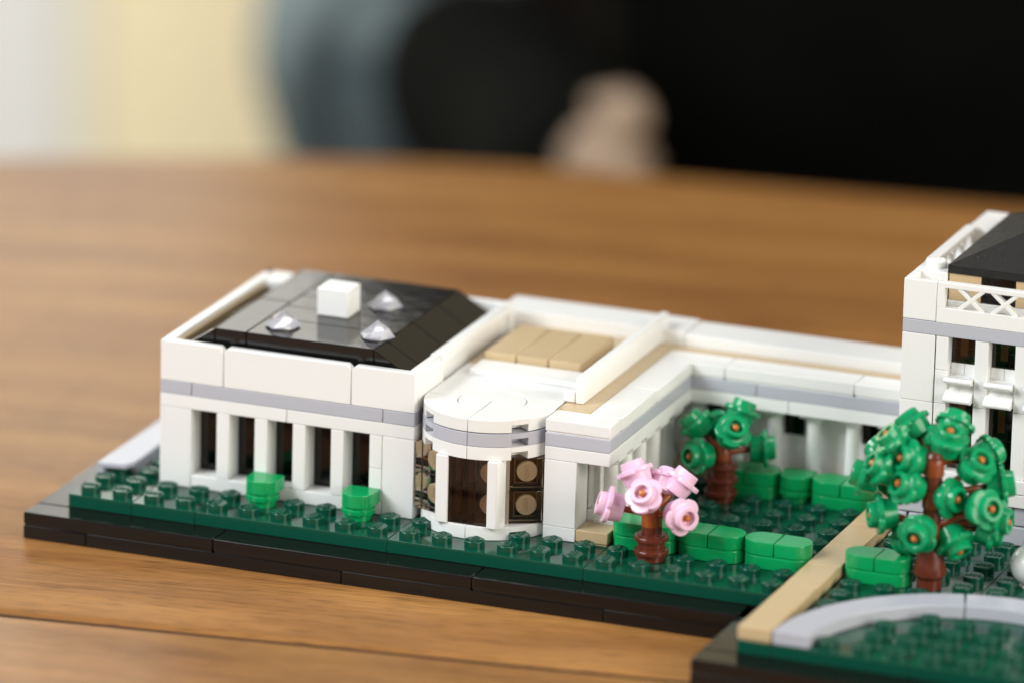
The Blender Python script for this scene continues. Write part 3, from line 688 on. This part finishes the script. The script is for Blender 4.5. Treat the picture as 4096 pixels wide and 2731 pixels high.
BIGF = [(-0.95, 0.88, 5.62, -0.62, -0.16, 0.74), (-1.21, 0.01, 5.36, -0.32, -0.4, 0.86), (-1.45, -0.21, 4.63, -0.56, -0.62, 0.41), (-2.0, -0.03, 4.27, -0.81, -0.37, 0.35), (-0.68, -0.14, 4.97, -0.26, -0.93, 0.26), (-0.66, -0.38, 4.24, -0.37, -0.81, 0.35), (0.28, 0.31, 5.52, 0.13, -0.6, 0.8), (0.2, 1.1, 5.7, 0.1, 0.5, 0.86), (1.06, 0.54, 4.8, 0.35, -0.7, 0.6), (1.1, 1.5, 4.85, 0.5, 0.57, 0.4), (1.6, 1.2, 4.12, 0.93, 0.26, 0.17), (0.44, 0.06, 3.92, 0.75, -0.6, 0.1), (1.49, 0.1, 3.71, 0.62, -0.76, 0.1), (-1.4, -0.24, 3.26, -0.7, -0.6, -0.2), (-0.19, -0.62, 2.97, 0.1, -0.93, -0.28), (0.67, 0.1, 2.62, 0.3, -0.6, -0.6), (1.5, 0.8, 2.84, 0.87, 0.02, -0.3), (-0.8, 0.3, 2.5, -0.6, -0.2, -0.5), (-1.75, 0.75, 4.75, -.8, .3, .4), (-1.35, 0.9, 3.95, -.7, .5, .1), (0.95, 1.2, 3.3, .6, .7, -.2), (1.75, .55, 3.3, .9, -.2, -.2), (-.3, .9, 5.2, -.2, .7, .6)]
tree('blossom_tree', 'small toy tree with pink blossoms on a ringed brown trunk in front of the hedges', 'tree', 17.5, 1.5, rtrunk(2, .24), [2.62], PINKF, FP)
tree('leafy_tree', 'small green-leaved toy tree with a ringed trunk in the shaded courtyard corner', 'tree', 17.5, 7.5, rtrunk(3, .1), [2.72], BACKF, FG)
cone = [(0, 0), (.36, 0), (.36, .30), (.46, .42), (.47, .5), (.34, 1.16), (.30, 1.2), (.26, 1.2), (.26, 3.9), (.2, 4.0), (0, 4.0)]
tree('leafy_tree', 'tall bushy green toy tree on a cone-shaped trunk right of the tan path', 'tree', 25.5, 2.5, cone, [3.05, 4.0, 4.95], BIGF, FG, sc_=1.14)

# ================================================================ white domed piece at right edge
dm = thing('domed_ornament', 'white round domed piece on the lawn, cut by the right picture edge', 'ornament', (28.12, 3.95, 3*P))
prof = [(0, 0), (.40, 0)]+[(.66*cos(radians(a)), .60+.62*sin(radians(a))) for a in range(-60, 61, 8)]+[(.31, 1.14), (.30, 1.16), (.30, 1.45), (.28, 1.47), (0, 1.47)]
obj('dome', finish(lathe_bm(prof, 40), 'dome', WHITE), dm)

# ================================================================ the person behind the table
def skin_obj(name, verts, edges, radii, mat, parent, lvl=2, root=0):
    me = bpy.data.meshes.new(name); me.from_pydata(verts, edges, []); o = bpy.data.objects.new(name, me); C.objects.link(o)
    if parent: o.parent = parent
    s = o.modifiers.new('skin', 'SKIN'); s.use_smooth_shade = True
    for i, r in enumerate(radii):
        r = (r, r) if not isinstance(r, tuple) else r
        me.skin_vertices[0].data[i].radius = r
    me.skin_vertices[0].data[root].use_root = True
    sb = o.modifiers.new('sub', 'SUBSURF'); sb.levels = lvl; sb.render_levels = lvl
    dg = bpy.context.evaluated_depsgraph_get(); dg.update()
    nm = bpy.data.meshes.new_from_object(o.evaluated_get(dg)); o.modifiers.clear(); o.data = nm; nm.materials.clear(); nm.materials.append(mat)
    nm.polygons.foreach_set('use_smooth', [True]*len(nm.polygons)); bpy.data.meshes.remove(me)
    return o
# local frame: x = the person's left in the picture's right, y = away from table, z up; origin at pelvis
PO = Vector((-3.2, 104.3, -33.2)); PR = radians(20.9)
V, E_, RD = [], [], []
def n_(p, r, frm=None):
    V.append(p); RD.append(r); i = len(V)-1
    if frm is not None: E_.append((frm, i))
    return i
pel = n_((0, 0, 0), (17, 12)); bel = n_((0, -1, 18), (15.5, 11), pel); che = n_((0, 0, 50), (18, 12), bel); nk = n_((0, 2, 72), (6, 6), che); hd = n_((0, 0, 86), (9.5, 10.5), nk); cr = n_((0, 1, 98), (8.5, 9.5), hd)
for s in (-1, 1):
    hip = n_((s*10, -6, -3), 9.5, pel); kn = n_((s*13, -46, 0), 7, hip); an_ = n_((s*13, -48, -48), 4.6, kn); ft = n_((s*13, -58, -57), (5, 3), an_)
sh = {}
HAND = {}
for s in (-1, 1):
    a = n_((s*21.5, 0, 66), 7, che); el = n_((-27, -2, 24) if s < 0 else (25, -12, 22), 3.8, a)
    wr_t = (-18.6, -24.0, 25.2) if s < 0 else (6.0, -26, 15)
    wr = n_(wr_t, 2.8, el); HAND[s] = (wr, wr_t, el)
# hands held with thumb side up, fingers pointing at the table and curling
for s in (-1, 1):
    wr, w0, _ = HAND[s]; w0 = Vector(w0); fwd_ = Vector((.10, -.99, 0)).normalized() if s < 0 else Vector((-.5, -.8, -.1)).normalized(); upv = Vector((0, 0, 1)); sd = fwd_.cross(upv)*s
    pm = n_(tuple(w0+fwd_*5), (2.7, 1.7), wr)
    for k, (off, ln) in enumerate(((2.1, .66), (.7, .72), (-.7, .68), (-2.0, .58))):
        a = n_(tuple(w0+fwd_*7.6+upv*off), .85, pm); b = n_(tuple(w0+fwd_*(7.6+4.6*ln)+upv*off+sd*.3), .75, a); c = n_(tuple(w0+fwd_*(8.4+5.2*ln)+upv*(off-.2)+sd*1.1), .7, b); d = n_(tuple(w0+fwd_*(6.8+4.2*ln)+upv*(off-.2)+sd*1.6), .6, c)
    a = n_(tuple(w0+fwd_*4.5+upv*2.2+sd*.8), 1.0, pm); b = n_(tuple(w0+fwd_*7+upv*3.1+sd*1.2), .85, a); c = n_(tuple(w0+fwd_*9+upv*3.0+sd*1.4), .7, b)
pe = skin_obj('person', V, E_, RD, SKIN, None)
pe.location = PO; pe.rotation_euler = (0, 0, PR)
pe['label'] = 'blurred person in dark top and grey-blue denim sleeve sitting behind the far table edge'; pe['category'] = 'person'
def child_skin(name, pts, edges, rad, mat): return skin_obj(name, pts, edges, rad, mat, pe)
child_skin('dark_top', [(0, 0, -4), (0, -1, 18), (0, 0, 48), (0, 1, 66), (20, 0, 62), (25, -12, 26), (-24, -1, 69), (-25.8, 0, 28.5)], [(0, 1), (1, 2), (2, 3), (2, 4), (4, 5), (2, 6), (6, 7)], [(19, 14), (18, 13.5), (18, 13), (8, 7), 7.4, 7.4, 7.6, 7.0], DARKC)
child_skin('dark_sleeve', [(25.5, -11, 27), (24.5, -13.5, 22.5), (12, -21, 18)], [(0, 1), (1, 2)], [7.8, 7.4, 5.6], DARKC)
child_skin('dark_cuff', [(-24.0, -11, 25.0), (-21.4, -18, 25.2), (-19.0, -25, 25.2), (-18.7, -31.5, 25.0)], [(0, 1), (1, 2), (2, 3)], [5.0, 4.6, 3.9, 3.5], DARKC)
child_skin('denim_sleeve', [(-26.0, 0, 26), (-26.3, -4, 23.5), (-25.0, -10, 22.6), (-21.8, -17, 23.2)], [(0, 1), (1, 2), (2, 3)], [6.0, 6.5, 6.8, 6.3], DENIM)
child_skin('trousers', [(0, 0, -2), (10, -6, -3), (13, -46, 0), (13, -48, -42), (-10, -6, -3), (-13, -46, 0), (-13, -48, -42)], [(0, 1), (1, 2), (2, 3), (0, 4), (4, 5), (5, 6)], [(18, 13), 11, 8.6, 6.4, 11, 8.6, 6.4], TROUS)
child_skin('hair', [(0, 3, 90), (0, 2, 98), (0, 6, 82)], [(0, 1), (0, 2)], [(10.5, 11), (9.8, 10.5), (8, 7)], HAIR)
bm = bmesh.new()
for s in (-1, 1):
    v = bmesh.ops.create_uvsphere(bm, u_segments=12, v_segments=8, radius=1.3)['verts']; bmesh.ops.translate(bm, vec=(s*3.6, -9.6, 87), verts=v)
obj('eyes', finish(bm, 'eyes', PAINTW), pe)
bm = bmesh.new(); v = bmesh.ops.create_cone(bm, segments=10, radius1=2.0, radius2=.6, depth=5, cap_ends=True)['verts']; bmesh.ops.translate(bm, vec=(0, -10.8, 84), verts=v)
for s in (-1, 1):
    v = bmesh.ops.create_uvsphere(bm, u_segments=10, v_segments=8, radius=2.6)['verts']; bmesh.ops.scale(bm, vec=(.4, .7, 1.2), verts=v); bmesh.ops.translate(bm, vec=(s*9.6, 0, 86), verts=v)
obj('nose_and_ears', finish(bm, 'nose_and_ears', SKIN), pe)
bm = bmesh.new(); v = bmesh.ops.create_uvsphere(bm, u_segments=12, v_segments=6, radius=3)['verts']; bmesh.ops.scale(bm, vec=(1, .4, .25), verts=v); bmesh.ops.translate(bm, vec=(0, -9.8, 79), verts=v)
obj('mouth', finish(bm, 'mouth', BROWN), pe)
chr_ = thing('dining_chair', 'dark chair under the seated person behind the table', 'chair', (PO.x, PO.y, -94), rz=PR)
def cb_(nm, x0, x1, y0, y1, z0, z1):
    return obj(nm, box_me(x1-x0, y1-y0, z1-z0, DARKW, .5), chr_, (x0, y0, z0))
cb_('seat', -28, 28, -24, 26, 46, 51)
for sx in (-26, 22):
    for sy in (-22, 21): cb_('leg', sx, sx+4, sy, sy+4, 0, 46)
cb_('backrest', -28, 28, 24, 28, 51, 106)

# ================================================================ room behind
rw = obj('back_wall', box_me(700, 4, 420, PAINT, 0), None, (-290, 196, -94), (0, 0, radians(20.9)), kind='structure')
dr_ = thing('door_frame', 'bright white upright frame on the cream wall at the far left background', 'frame', (0, 0, 0))
o = obj('upright', box_me(9, 3, 300, PAINTW, .4), dr_, (-104.2, 212, -94), (0, 0, radians(20.9)))

# window in the back wall, above the picture's upper edge at the left
em = bpy.data.materials.new('daylit_glass'); em.use_nodes = True; nt = em.node_tree; nt.nodes.remove(nt.nodes['Principled BSDF'])
e1 = nt.nodes.new('ShaderNodeEmission'); e1.inputs[0].default_value = (1, 0.97, 0.88, 1); e1.inputs[1].default_value = 2.2; nt.links.new(e1.outputs[0], nt.nodes['Material Output'].inputs[0])
wd = thing('room_window', 'tall daylit window in the cream back wall, above the frame at the left', 'window', (-128, 206, -12), rz=radians(20.9))
obj('pane', box_me(62, .5, 130, em, 0), wd, (0, -5.0, 0))
for x in (-2, 29.5, 61): obj('window_frame', box_me(3, 1.5, 134, PAINTW, .1), wd, (x, -6.2, -2))
for z in (-4, 64, 130): obj('window_frame', box_me(66, 1.4, 3, PAINTW, .1), wd, (-2, -6.1, z))
